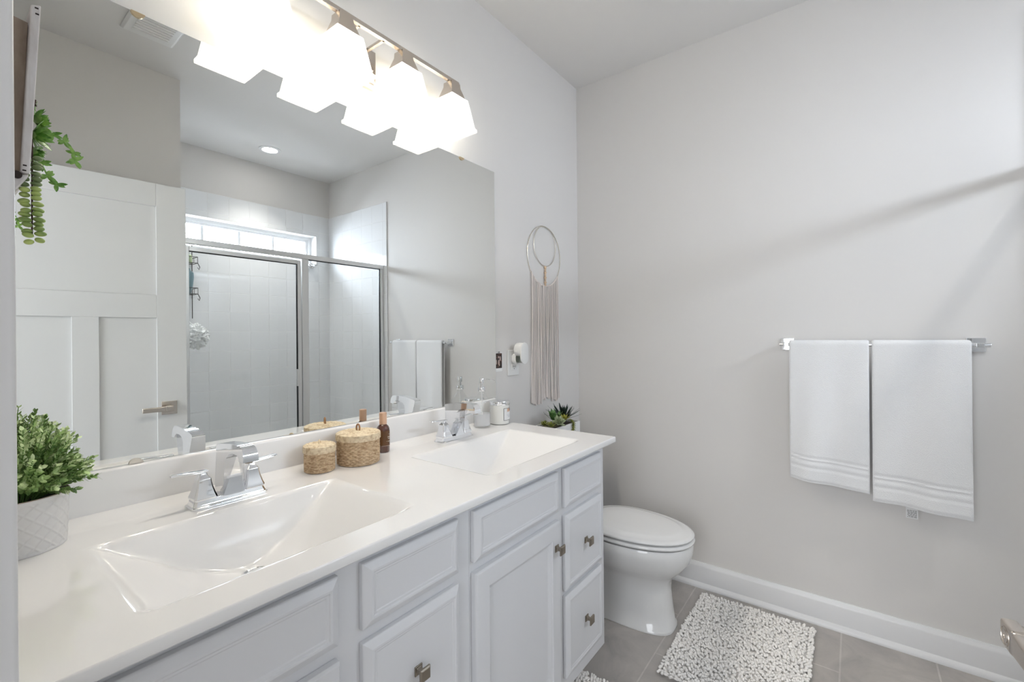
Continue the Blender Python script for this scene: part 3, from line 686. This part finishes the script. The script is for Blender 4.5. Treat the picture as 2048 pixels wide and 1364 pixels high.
# ------------------------------------------------------------ wall things right of the mirror
def make_wall_things():
    # outlet
    P = (1.826, 0, 1.141); R = empty('wall_outlet', P); tag(R, 'white outlet plate on the wall right of the mirror', 'outlet')
    obj('outlet_plate', B(-.0440, .0440, -.006, -.0002, -.061, .061), M['plastic'], R, bevel=.003, segs=3)
    slot = M['black']
    for z in (.022, -.022):
        rc = obj('receptacle', B(-.017, .017, -.0085, -.0055, z-.015, z+.015), M['plastic'], R, bevel=.003)
        bm = bmesh.new(); box(bm, -.0075, -.0055, -.0090, -.0084, z+.001, z+.009); box(bm, .0055, .0075, -.0090, -.0084, z+.001, z+.009); box(bm, -.002, .002, -.0090, -.0084, z-.009, z-.005)
        obj('slots', bm, slot, rc)
    # plug-in air freshener
    P = (1.826, -.0088, 1.163); R = empty('plug_in_air_freshener', P); tag(R, 'white oval plug-in air freshener in the outlet', 'air freshener')
    def stadium(w, h0, h1, y, n=10):
        pts = [(w*cos(pi*i/n), h1-w+w*sin(pi*i/n)) for i in range(n+1)]+[(-w*cos(pi*i/n), h0+w-w*sin(pi*i/n)) for i in range(n+1)]
        return [(a, y, b) for a, b in pts]
    obj('plug_head', loft(bmesh.new(), [stadium(.017, -.028, .022, y) for y in (-.0002, -.022)]), M['plastic'], R, smooth=True)
    obj('housing', loft(bmesh.new(), [stadium(.026, .012, .070, -.018), stadium(.029, .008, .074, -.022), stadium(.029, .008, .074, -.056), stadium(.027, .012, .072, -.058)]), M['plastic'], R, smooth=True, angle=50)
    obj('front_shell', loft(bmesh.new(), [stadium(.029, -.024, .074, -.058), stadium(.030, -.027, .076, -.061), stadium(.029, -.026, .075, -.064), stadium(.022, -.018, .068, -.066)]), M['plastic'], R, smooth=True, angle=50)
    obj('glass_vial', loft(bmesh.new(), [stadium(.020, -.022, .020, -.024), stadium(.020, -.022, .020, -.057)]), thin_glass('vial_glass', (.70, .72, .68), 1.2), R, smooth=True, angle=50)
    # photo
    P = (1.718, -.0006, 1.152); R = empty('instant_photo', P); tag(R, 'small white bordered photo print pinned beside the mirror edge', 'photo')
    obj('photo_print', B(-.0245, .0265, -.001, 0, -.046, .042), M['paper'], R)
    ph = mat('dark_photo_image', (.03, .015, .012), .4); N, L, b = nodes(ph)
    g = N.new('ShaderNodeTexCoord'); t = N.new('ShaderNodeTexNoise'); t.inputs['Scale'].default_value = 70; t.inputs['Detail'].default_value = 1
    L.new(g.outputs['Object'], t.inputs['Vector']); r = N.new('ShaderNodeValToRGB'); r.color_ramp.elements[0].position = .52; r.color_ramp.elements[1].position = .66
    r.color_ramp.elements[0].color = (.015, .006, .005, 1); r.color_ramp.elements[1].color = (.14, .07, .05, 1); L.new(t.outputs[0], r.inputs[0]); L.new(r.outputs[0], b.inputs['Base Color'])
    im = obj('photo_image', B(-.0215, .022, -.0014, -.001, -.031, .038), ph, R)
    sk = mat('pale_figure_tone', (.55, .42, .38), .5)
    bm = bmesh.new()
    for cx, cz, a, bq in ((-.002, .020, .0045, .006), (.0095, .013, .0048, .012), (-.001, -.004, .0055, .013), (.003, -.016, .003, .006), (-.018, -.002, .003, .012)):
        loft(bm, [[(cx+a*cos(2*pi*i/14), y, cz+bq*sin(2*pi*i/14)) for i in range(14)] for y in (-.0014, -.0016)])
    obj('photo_figures', bm, sk, im)
    bm = bmesh.new(); lathe(bm, [(.0015, 0), (.0015, .004), (.0042, .005), (.0042, .007), (0, .008)], (0, 0, 0), 14, True, False); xf(bm, (-.005, -.001, .043), rx=pi/2)
    obj('push_pin', bm, mat('clear_grey_pin', (.35, .35, .37), .2), R, smooth=True)
    # macrame
    P = (2.110, -.004, 1.69); R = empty('macrame_wall_hanging', P); tag(R, 'boho wall hanging of two metal hoops with long cream cotton strings', 'wall hanging')
    Rb, cz = .1590, .002; sr = .1050; cs = .1590-.1050-.002
    def ring(r, z, y, m_=60): return [(r*cos(2*pi*i/m_+pi/2), y, z+r*sin(2*pi*i/m_+pi/2)) for i in range(m_)]
    obj('large_hoop', tube(bmesh.new(), ring(Rb, cz, 0), .0018, 8, True), M['hoop'], R, smooth=True)
    obj('small_hoop', tube(bmesh.new(), ring(sr, cz+cs, -.003), .0018, 8, True), M['hoop'], R, smooth=True)
    zt, zb = cz+cs-sr, cz-Rb
    k = 8
    for i in range(k):
        rr = .0075 if i % 2 == 0 else .0055
        z = zt-.008-(zt-zb-.014)*i/(k-1)
        bm = bmesh.new(); bmesh.ops.create_uvsphere(bm, u_segments=14, v_segments=10, radius=rr); bmesh.ops.translate(bm, vec=(0, -.004, z), verts=bm.verts)
        obj('wooden_bead', bm, M['wood'], R, smooth=True)
    random.seed(11)
    nS = 34
    for i in range(nS):
        t = i/(nS-1); x = -.128+.256*t; zz = cz-math.sqrt(max(0, Rb*Rb-x*x))
        L_ = 1.69-.925+.012*sin(t*9)+random.uniform(-.008, .008)
        xe = x*1.06+random.uniform(-.004, .004); y0 = random.uniform(-.002, .003)
        pts = []
        for j in range(15):
            u = j/14; pts.append((x+(xe-x)*u+.0022*sin(u*7+i*1.7)*u, -.003-y0-.002*sin(u*5+i), zz+.002+(-L_-zz)*u))
        rr_ = random.choice((.0017, .0021, .0025)); rad = [rr_]*12+[.0024, .0034, .0046]
        obj('cord', tube(bmesh.new(), pts, rad, 7), M['cord'], R, smooth=True)
    bm = tube(bmesh.new(), [(Rb*cos(RAD(-142+i*3.6)), -.001, cz+Rb*sin(RAD(-142+i*3.6))) for i in range(30)], .0040, 8)
    obj('knotted_wrap', bm, M['cord'], R, smooth=True)
make_wall_things()

# ------------------------------------------------------------ toilet
def oval(cx, cy, hx, yf, yb, z, n=48, p=2.3):
    """egg: half-width hx, front (towards -y) length yf, back length yb, superellipse exponent"""
    out = []
    for i in range(n):
        a = 2*pi*i/n; c, s = cos(a), sin(a)
        L = yf if s < 0 else yb
        out.append((cx+hx*math.copysign(abs(c)**(2/p), c), cy+L*math.copysign(abs(s)**(2/p), s), z))
    return out
def make_toilet():
    cx = 2.055; P = (cx, -.40, 0); R = empty('toilet', P)
    tag(R, 'white porcelain toilet with closed lid between the vanity and the towel wall', 'toilet')
    def ob(n, bm, **k): return obj(n, at(bm, P), M['porcelain'], R, **k)
    rings = [oval(cx, -.42, .108, .272, .24, .001, p=3.2), oval(cx, -.42, .108, .272, .24, .010, p=3.2), oval(cx, -.42, .104, .266, .24, .014, p=3.0), oval(cx, -.42, .100, .258, .24, .08, p=3.0),
             oval(cx, -.42, .096, .250, .24, .16, p=2.9), oval(cx, -.43, .099, .243, .24, .205, p=2.7), oval(cx, -.44, .118, .255, .24, .235, p=2.5), oval(cx, -.45, .148, .275, .24, .262, p=2.3),
             oval(cx, -.46, .172, .292, .24, .300, p=2.25), oval(cx, -.465, .182, .299, .24, .34, p=2.2), oval(cx, -.465, .184, .300, .24, .368, p=2.2), oval(cx, -.465, .179, .295, .235, .378, p=2.2), oval(cx, -.465, .150, .27, .21, .379, p=2.2)]
    ob('bowl', loft(bmesh.new(), rings), smooth=True, angle=60)
    def slab(z0, z1, s=0, dome=0):
        r = [oval(cx, -.48, .176-s, .283-s, .20, z0, p=2.15), oval(cx, -.48, .183-s, .290-s, .205, z0+.003, p=2.15), oval(cx, -.48, .184-s, .292-s, .206, (z0+z1)/2, p=2.15), oval(cx, -.48, .180-s, .287-s, .203, z1-.003, p=2.15)]
        if dome: r += [oval(cx, -.48, .168-s, .274-s, .19, z1, p=2.15), oval(cx, -.48, .150-s, .252-s, .17, z1+.0015, p=2.15), oval(cx, -.48, .142-s, .243-s, .162, z1+.006, p=2.15), oval(cx, -.48, .13-s, .230-s, .150, z1+.0085, p=2.15), oval(cx, -.48, .07, .13, .08, z1+.010, p=2.15), oval(cx, -.48, .01, .02, .01, z1+.010, p=2.15)]
        else: r += [oval(cx, -.48, .170-s, .276-s, .195, z1, p=2.15)]
        return loft(bmesh.new(), r)
    ob('seat', slab(.383, .400), smooth=True, angle=60)
    ob('lid', slab(.404, .420, .002, 1), smooth=True, angle=60)
    bm = bmesh.new()
    bm.free()
    for s in (-1, 1): ob('seat_hinge', B(cx+s*.075-.022, cx+s*.075+.022, -.275, -.235, .379, .408), bevel=.004)
    def rr(hx, y0, y1, z, c=.03):
        pts = []
        for sx, sy, a0 in ((1, 1, 0), (-1, 1, 90), (-1, -1, 180), (1, -1, 270)):
            for k in range(5):
                a = RAD(a0+22.5*k); pts.append((cx+sx*(hx-c)+c*cos(a), ((y1-c) if sy > 0 else (y0+c))+c*sin(a), z))
        return pts
    ob('tank', loft(bmesh.new(), [rr(.175, -.205, -.025, .36), rr(.178, -.207, -.025, .38), rr(.200, -.215, -.025, .715)]), smooth=True, angle=50)
    ob('tank_lid', loft(bmesh.new(), [rr(.206, -.222, -.02, .716), rr(.210, -.226, -.018, .722), rr(.210, -.226, -.018, .738), rr(.203, -.219, -.024, .744)]), smooth=True, angle=50)
    ob('bowl_shelf', B(cx-.15, cx+.15, -.26, -.03, .30, .375), bevel=.02, segs=4)
    ob('pedestal_back', loft(bmesh.new(), [rr(.085, -.28, -.12, .002), rr(.085, -.28, -.10, .30)]), smooth=True, angle=50)
    bm = bmesh.new(); lathe(bm, [(.010, 0), (.010, .012)], (0, 0, 0), 14); xf(bm, (cx-.13, -.207, .655), rx=pi/2); box(bm, cx-.145, cx-.065, -.228, -.219, .647, .660)
    o = ob('flush_lever', bm, bevel=.002); o.data.materials[0] = M['chrome']
make_toilet()

# ------------------------------------------------------------ succulents planter on the tank
def leaf(bm, base, d, up, L, w, th, mi=0, curl=0, segs=5):
    d = Vector(d).normalized(); up = Vector(up); side = d.cross(up).normalized(); nrm = side.cross(d).normalized(); base = Vector(base)
    rings = []
    for k in range(segs+1):
        t = k/segs; ww = w*(sin(pi*min(1, (t*.85+.12)))**.8)*(1 if t < .98 else .1)+.0002; tt = th*(1-t*.75)
        c = base+d*L*t+nrm*curl*L*t*t
        rings.append([tuple(c-side*ww), tuple(c-nrm*tt*.6), tuple(c+side*ww), tuple(c+nrm*tt*.4)])
    loft(bm, rings, True, True, True, mi)
def rosette(bm, c, R, n, w, tilt0=10, tilt1=75, th=.004, mi=0, curl=.1, seed=0, axis=None):
    random.seed(seed)
    rot = Matrix.Identity(3)
    if axis is not None: rot = Vector((0, 0, 1)).rotation_difference(Vector(axis)).to_matrix()
    for i in range(n):
        t = i/max(1, n-1); el = RAD(tilt0+(tilt1-tilt0)*t); az = i*2.39996+random.uniform(-.15, .15); L = R*(1-.45*t)*random.uniform(.9, 1.1)
        d = rot @ Vector((cos(az)*cos(el), sin(az)*cos(el), sin(el))); u = rot @ Vector((0, 0, 1))
        if abs(d.dot(u)) > .98: u = rot @ Vector((1, 0, .1))
        leaf(bm, c, d, u, L, w*(1-.4*t), th, mi, curl)
def make_planter():
    P = (2.04, -.125, .745); R = empty('succulent_planter', P)
    tag(R, 'white rectangular planter of mixed succulents on the toilet tank', 'plant')
    x0, x1, y0, y1, z1 = 1.895, 2.150, -.186, -.070, .830
    bm = bmesh.new()
    def r4(i, z): return [(x0+i, y0+i, z), (x1-i, y0+i, z), (x1-i, y1-i, z), (x0+i, y1-i, z)]
    loft(bm, [r4(.004, .7448), r4(0, .76), r4(0, z1), r4(.005, z1), r4(.005, z1-.018)])
    obj('planter_box', at(bm, P), M['plastic'], R)
    obj('soil', at(B(x0+.0052, x1-.0052, y0+.0052, y1-.0052, z1-.017, z1-.010), P), mat('dark_soil', (.03, .022, .015), .9), R)
    def sm(n, c1, c2): return noise_col(mat(n, c1, .45), c1, c2, 60, 2, .5, .35, .65, None, 'obj')
    g1 = sm('dusty_green_leaf', (.20, .27, .13), (.42, .46, .30)); g2 = sm('olive_leaf', (.10, .14, .03), (.38, .38, .08)); g3 = sm('dark_agave_leaf', (.006, .016, .012), (.02, .045, .03))
    g4 = sm('broad_green_leaf', (.04, .11, .03), (.12, .24, .07)); g5 = sm('yellow_green_leaf', (.26, .28, .04), (.60, .58, .12)); g6 = sm('brown_green_leaf', (.10, .06, .02), (.15, .2, .05))
    def plant(name, c, m, fn):
        bm = bmesh.new(); fn(bm, c); obj(name, at(bm, P), m, R, smooth=True, angle=70)
    for k, (c, rr) in enumerate((((1.905, -.165, .836), .042), ((1.915, -.120, .838), .036))):
        plant('succulent', c, g2, lambda bm, c: rosette(bm, c, rr, 26, .005, 5, 80, .003, seed=k))
    plant('succulent', (1.955, -.178, .848), g1, lambda bm, c: rosette(bm, c, .043, 24, .011, 8, 80, .004, seed=4, axis=(-.3, -.5, .8)))
    plant('succulent', (1.985, -.130, .850), g4, lambda bm, c: rosette(bm, c, .078, 12, .012, 25, 75, .003, seed=7, curl=.2))
    plant('succulent', (2.030, -.165, .850), g5, lambda bm, c: rosette(bm, c, .042, 30, .005, 10, 85, .003, seed=9))
    plant('succulent', (2.000, -.160, .842), g6, lambda bm, c: rosette(bm, c, .04, 22, .007, 8, 80, .003, seed=12))
    plant('spiky_agave', (2.085, -.125, .842), g3, lambda bm, c: rosette(bm, c, .115, 40, .0065, 8, 82, .003, seed=15, curl=.12))
    bm = bmesh.new(); random.seed(3)
    for k in range(46):
        t = k/45; c = Vector((2.062+.010*sin(t*3), -.176-.016*min(1, t*3), .850-.070*max(0, t-.12))); a = k*2.4
        leaf(bm, c, (cos(a), -.3+sin(a)*.9, -.4), (0, 0, 1), .014, .0038, .003)
    obj('trailing_succulent', at(bm, P), g2, R, smooth=True)
make_planter()

# ------------------------------------------------------------ towel bar and towels
def make_towel_bar():
    xb, zb = 2.4085, 1.2225
    P = (X1, -1.375, zb); R = empty('towel_bar', P); tag(R, 'chrome towel bar on square mounts on the right wall', 'towel rail')
    for yc in (-1.073, -1.675):
        bm = bmesh.new()
        box(bm, X1-.0085, X1-.0002, yc-.026, yc+.026, zb-.026, zb+.026)
        o = obj('mount', at(bm, P), M['chrome'], R, bevel=.0015)
        bm = bmesh.new(); box(bm, xb-.012, X1-.0085, yc-.011, yc+.011, zb-.008, zb+.008)
        obj('post', at(bm, P), M['chrome'], o, bevel=.0015)
    bm = bmesh.new(); lathe(bm, [(0, 0), (.0075, 0), (.008, .001), (.008, .653), (.0075, .654), (0, .654)], (0, 0, 0), 20, False, False); xf(bm, (xb, -1.049, zb), rx=pi/2)
    obj('bar', at(bm, P), M['chrome'], R, smooth=True)
    return xb, zb
XB, ZB = make_towel_bar()
def make_towel(ya, yb, zf_a, zf_b, zbk, label, seed, care=False, flare=0):
    """ya (left in view) > yb; hems at zf_a/zf_b (front), zbk (back)"""
    R = empty('bath_towel', (XB, (ya+yb)/2, ZB+.015)); P = (XB, (ya+yb)/2, ZB+.015)
    tag(R, label, 'towel', 'white bath towels on the towel bar')
    th = .010; rr = .0095
    nw = 60; rng = seed*3.1
    bm = bmesh.new(); rows = []
    bands = ((.100, .110), (.084, .094), (.055, .066))
    for j in range(nw+1):
        t = j/nw; zf = zf_a+(zf_b-zf_a)*(t+.10*sin(t*5+seed)); L = ZB-zf
        prof = []     # (offset x from bar, z, outward nx,nz, sdist from front hem)
        nb = 34
        for k in range(nb): prof.append((rr, zbk+(ZB-zbk)*k/nb, 1, 0, 9))
        for k in range(13): a = pi*k/12; prof.append((rr*cos(a), ZB+rr*sin(a), cos(a), sin(a), 9))
        nf = 110
        for k in range(1, nf+1):
            s = L*k/nf; prof.append((-rr, ZB-s, -1, 0, L-s))
        up = []
        for (dx, z, nx, nz, sd) in prof:
            hang = max(0, (ZB-z))/.62
            y = ya+(yb-ya)*t
            wv = .010*sin(t*5.5+rng)*hang+.0055*sin(t*12+rng*2+hang*2)*(hang+.15)
            if nx > .9: wv = abs(wv)*.3; 
            lean = (-.012*hang if nx < 0 else -.004*hang)
            tt = th
            for b0, b1 in bands:
                if b0 <= sd <= b1: tt = th-.0028
            if sd < .006: tt = th*.6
            edge = min(t, 1-t); 
            if edge < .03: tt *= .55+.45*math.sqrt(max(0, 1-(1-edge/.03)**2))
            y += .010*flare*hang*(t-.5)
            up.append((XB+dx+wv+lean, y, z, nx, nz, tt))
        rows.append(up)
    V = [[(bm.verts.new((x, y, z)), bm.verts.new((x+nx*tt, y, z+nz*tt))) for x, y, z, nx, nz, tt in r] for r in rows]
    n = len(V[0])
    for j in range(nw):
        for k in range(n-1):
            for s in (0, 1): bm.faces.new((V[j][k][s], V[j+1][k][s], V[j+1][k+1][s], V[j][k+1][s]))
        for k in (0, n-1): bm.faces.new((V[j][k][0], V[j+1][k][0], V[j+1][k][1], V[j][k][1]))
    for j in (0, nw):
        for k in range(n-1): bm.faces.new((V[j][k][0], V[j][k+1][0], V[j][k+1][1], V[j][k][1]))
    obj('terry_cloth', at(bm, P), M['towel'], R, smooth=True, angle=50)
    if care:
        bm = B(XB+.014, XB+.0148, -1.506, -1.470, .548, .625); obj('care_tag', at(bm, P), M['paper'], R)
        tg = R.children[-1]
        bm = bmesh.new(); random.seed(2)
        for i in range(7):
            z = .552+.0042*i; y = -1.502
            while y < -1.476:
                w = random.uniform(.003, .009); box(bm, XB+.0134, XB+.0139, y, min(y+w, -1.474), z, z+.0018); y += w+.0015
        obj('tag_print', at(bm, P), M['grey_ink'], tg)
make_towel(-1.0865, -1.3605, .650, .622, .70, 'white bath towel on the left half of the towel bar, the shorter one', 1.0)
make_towel(-1.3690, -1.6520, .603, .590, .66, 'white bath towel on the right half of the towel bar, longer with a care tag', 2.3, True)

# ------------------------------------------------------------ rugs
def make_rug(lx, ly, seed):
    R = empty('bath_rug')
    bm = bmesh.new(); random.seed(seed)
    obj('rug_backing', B(-lx/2+.006, lx/2-.006, -ly/2+.006, ly/2-.006, .0005, .006), M['rug'], R)
    st = .0099
    nx, ny = int(lx/st), int(ly/st)
    for i in range(nx+1):
        for j in range(ny+1):
            x = -lx/2+lx*i/nx+random.uniform(-.003, .003); y = -ly/2+ly*j/ny+random.uniform(-.003, .003)
            az = random.uniform(0, 2*pi); el = random.uniform(.15, 1.2)
            ed = 0
            for v_, l_ in ((x, lx/2), (y, ly/2)):
                if abs(v_) > l_-.012: ed = 1
            if ed: az = math.atan2(y, x)+random.uniform(-.5, .5); el = random.uniform(.1, .8)
            d = Vector((cos(az)*cos(el), sin(az)*cos(el), sin(el))); L = random.uniform(.010, .0165); r = random.uniform(.0042, .0055)
            c = Vector((x, y, .008+r*.4)); a = d.orthogonal().normalized(); b = d.cross(a)
            rings = []
            for t, k in ((0, .75), (.3, 1), (.75, 1), (.93, .7), (1.0, .25)):
                rings.append([tuple(c+d*L*t+(a*cos(q*pi/3)+b*sin(q*pi/3))*r*k) for q in range(6)])
            loft(bm, rings, True, False, True)
    o = obj('chenille_pile', bm, M['rug'], R, smooth=True, angle=0, recalc=True); o['kind'] = 'stuff'
    return R
r1 = make_rug(.62, .44, 1); r1.location = (2.072, -.946, .0005)
tag(r1, 'cream chenille bath rug on the tile floor in front of the toilet', 'rug', 'cream chenille bath rugs')
r2 = copy_tree(r1); r2.location = (1.275, -.722, .0005)
tag(r2, 'cream chenille bath rug in front of the vanity, only its corner showing', 'rug', 'cream chenille bath rugs')

# ------------------------------------------------------------ potted plant at the left
def make_pot_plant():
    P = (.2035, -.0915, ZC+.0006); R = empty('potted_plant', P)
    tag(R, 'bushy green artificial plant in a white diamond patterned pot on the vanity top', 'plant')
    n = 288; h = .098; rings = []
    potm = mat('white_ceramic_pot', (.76, .755, .75), .45)
    def rad(z): return .0625+.0045*z/h
    K = 84
    for j in range(K+1):
        z = h*j/K; ring = []
        for i in range(n):
            a = 2*pi*i/n; u = a*16/(2*pi); v = z/.0245
            p = abs(((u+v) % 1)-.5)*2; q = abs(((u-v) % 1)-.5)*2
            rdg = max(0, 1-(1-max(p, q))/.22) if .004 < z < h-.006 else .6
            r = rad(z)+.0016*rdg-.0008
            ring.append((r*cos(a), r*sin(a), z))
        rings.append(ring)
    for dr_, z in ((-.004, h), (-.006, h-.004), (-.007, h-.02)): rings.append([((rad(h)+dr_)*cos(2*pi*i/n), (rad(h)+dr_)*sin(2*pi*i/n), z) for i in range(n)])
    obj('pot', loft(bmesh.new(), rings), potm, R, smooth=True, angle=45)
    obj('pot_rim', tube(bmesh.new(), [((rad(h)-.002)*cos(2*pi*i/64), (rad(h)-.002)*sin(2*pi*i/64), h) for i in range(64)], .0013, 6, True), mat('bare_clay_rim', (.42, .34, .27), .8), R, smooth=True)
    bm = bmesh.new(); lathe(bm, [(0, h-.015), (.058, h-.015), (.058, h-.010), (0, h-.006)], n=32, cap0=False, cap1=False)
    obj('soil', bm, mat('dark_moss', (.012, .018, .008), .9), R)
    random.seed(21)
    stem = mat('green_stem', (.14, .28, .07), .6)
    lm = noise_col(mat('boxwood_leaf', (.2, .4, .1), .45), (.07, .17, .03), (.42, .60, .22), 26, 3, .6, .36, .64, None, 'obj')
    tipm = noise_col(mat('pale_tip_leaf', (.5, .65, .35), .45), (.34, .50, .18), (.72, .82, .50), 40, 2, .6, .35, .65, None, 'obj')
    sb, lb, tb = bmesh.new(), bmesh.new(), bmesh.new()
    for k in range(260):
        el = math.asin(random.uniform(-.12, 1)); az = random.uniform(0, 2*pi)
        d = Vector((cos(az)*cos(el), sin(az)*cos(el), sin(el)))
        Rr = random.uniform(.060, .108); ex = Vector((d.x*1.0, d.y*1.0, d.z*1.18))
        base = Vector((d.x*.030, d.y*.030, h-.008)); tip = Vector((0, 0, h+.018))+ex*Rr
        if tip.x < -.075: tip.x = -.075
        if tip.y > .066: tip.y = .066
        mid = (base+tip)/2+Vector((0, 0, .015))
        pts = []
        for i in range(7):
            t = i/6; pts.append((1-t)**2*base+2*t*(1-t)*mid+t*t*tip)
        tube(sb, pts, .0007, 4)
        nl = 11
        for i in range(nl):
            t = .35+.65*i/(nl-1); p = (1-t)**2*base+2*t*(1-t)*mid+t*t*tip; tg = (tip-mid if t > .5 else mid-base).normalized()
            a = tg.orthogonal().normalized(); b = tg.cross(a); ph = i*2.4+k
            for s in (0, pi):
                q = (a*cos(ph+s)+b*sin(ph+s))*.85+tg*.75
                big = random.random()
                leaf(tb if (t > .78 and k % 4 != 0) else lb, p, q, tg, random.uniform(.007, .0125), random.uniform(.0020, .0037), .0006, 0, .15, 3)
    obj('stems', sb, stem, R, recalc=False); 
    o = obj('leaves', lb, lm, R, smooth=True, recalc=False); o = obj('pale_leaf_tips', tb, tipm, R, smooth=True, recalc=False)
make_pot_plant()

# ------------------------------------------------------------ weathered wooden wall planter at the left edge
def make_wall_planter():
    P = (X0, -.40, 1.60); R = empty('wooden_wall_planter', P)
    tag(R, 'whitewashed weathered wooden planter hanging on the left wall above the vanity', 'wall planter')
    ww = noise_col(mat('whitewashed_wood', (.6, .55, .52), .8), (.56, .53, .53), (.86, .86, .88), 9, 6, .7, .35, .60, (1, 1, .25))
    bw = noise_col(mat('weathered_brown_wood', (.32, .25, .2), .8), (.20, .15, .115), (.40, .33, .27), 12, 6, .7, .35, .65, (1, 4, .3))
    dk = mat('dark_hole', (.02, .01, .008), .6)
    # back board leaning out from the wall at its top
    bm = bmesh.new(); loft(bm, [[(.128, -.43, 1.462), (.152, -.43, 1.462), (.152, -.30, 1.462), (.128, -.30, 1.462)], [(.128, -.43, 1.722), (.186, -.43, 1.722), (.186, -.30, 1.722), (.128, -.30, 1.722)]])
    bm.free(); bm = bmesh.new()
    loft(bm, [[(.126, -.395, 1.515), (.1805, -.395, 1.505), (.1805, -.30, 1.505), (.126, -.30, 1.515)], [(.126, -.395, 1.725), (.1885, -.395, 1.715), (.1885, -.30, 1.715), (.126, -.30, 1.725)]])
    obj('box_side', at(bm, P), bw, R)
    bm = bmesh.new()
    loft(bm, [[(.1795, -.405, 1.502), (.1885, -.405, 1.502), (.1885, -.28, 1.502), (.1795, -.28, 1.502)], [(.1905, -.405, 1.738), (.2005, -.405, 1.742), (.2005, -.28, 1.742), (.1905, -.28, 1.738)]])
    obj('front_board', at(bm, P), ww, R, bevel=.002)
    bm = bmesh.new()
    loft(bm, [[(.124, -.405, 1.492), (.1880, -.405, 1.500), (.1880, -.28, 1.500), (.124, -.28, 1.492)], [(.124, -.405, 1.445), (.165, -.405, 1.458), (.165, -.28, 1.458), (.124, -.28, 1.445)]])
    obj('lower_bracket', at(bm, P), ww, R, bevel=.002)
    bm = bmesh.new(); lathe(bm, [(.005, 0), (.005, .003)], (0, 0, 0), 14); xf(bm, (.176, -.4049, 1.497), rx=pi/2)
    for z, x in ((1.735, .196), (1.727, .1965), (1.512, .1835), (1.505, .183)): box(bm, x-.0018, x+.0018, -.4062, -.4048, z-.0008, z+.0008)
    obj('nail_marks', at(bm, P), dk, R)
    # succulents
    gm = noise_col(mat('bright_succulent', (.2, .42, .08), .4), (.08, .24, .03), (.30, .52, .12), 60, 2, .6, .35, .65, None, 'obj')
    gy = noise_col(mat('yellow_green_bead_leaf', (.4, .5, .16), .45), (.22, .33, .09), (.50, .62, .20), 30, 2, .6, .35, .65, None, 'obj')
    gd = mat('dusty_green_bead_leaf', (.17, .24, .10), .5)
    brn = mat('dark_brown_stem', (.05, .018, .012), .6)
    bm = bmesh.new(); random.seed(8)
    for c, r_, ax, n_ in (((.198, -.352, 1.595), .028, (.8, -.2, .3), 22), ((.196, -.362, 1.572), .030, (.8, -.3, -.1), 22), ((.193, -.35, 1.548), .026, (.8, -.1, -.3), 18)):
        rosette(bm, c, r_, n_, .0055, 5, 75, .002, seed=int(r_*1000), axis=ax, curl=.2)
    for pts in ([(.200, -.345, 1.585), (.218, -.337, 1.586), (.232, -.335, 1.580), (.243, -.336, 1.565), (.244, -.337, 1.553)], [(.195, -.350, 1.56), (.205, -.352, 1.535), (.212, -.350, 1.518), (.222, -.348, 1.508)]):
        tube(bm, pts, .0011, 5)
        for i, p in enumerate(pts[1:]):
            for k in range(7):
                a = k*2.2+i; leaf(bm, p, (cos(a)*.8+.2, .5*sin(a*1.3), sin(a)*.8-.2), (0, 1, .1), random.uniform(.008, .014), .0022, .001)
    obj('leafy_succulent', at(bm, P), gm, R, smooth=True)
    for mt, a, b, nm in ((gd, 0, 12, 'bead_leaves'), (gy, 12, 34, 'bead_leaves')):
        bm = bmesh.new()
        for k in range(a, b):
            t = k/33; c = Vector((.1925-.002*sin(t*4), -.385, 1.530-.118*t)); s = -1 if k % 2 else 1
            d = Vector((s*.9, random.uniform(-.6, .6), random.uniform(-.25, .2)))
            q = bmesh.new(); bmesh.ops.create_uvsphere(q, u_segments=10, v_segments=8, radius=1)
            L = random.uniform(.0056, .0072); mtx = Matrix.Translation(c+d.normalized()*L*1.05) @ d.to_track_quat('X', 'Z').to_matrix().to_4x4() @ Matrix.Diagonal((L, .0050, .0038, 1))
            bmesh.ops.transform(q, matrix=mtx, verts=q.verts); me = bpy.data.meshes.new('t'); q.to_mesh(me); q.free(); bm.from_mesh(me); bpy.data.meshes.remove(me)
        obj(nm, at(bm, P), mt, R, smooth=True, angle=0)
    obj('trailing_stem', at(tube(bmesh.new(), [(.194, -.372, 1.56), (.193, -.383, 1.54), (.192, -.385, 1.42)], .0011, 5), P), brn, R)
    bm = bmesh.new(); rosette(bm, (.194, -.36, 1.618), .012, 10, .004, 10, 60, .002, seed=2, axis=(.9, -.2, .2)); obj('brown_bud', at(bm, P), brn, R, smooth=True)
make_wall_planter()
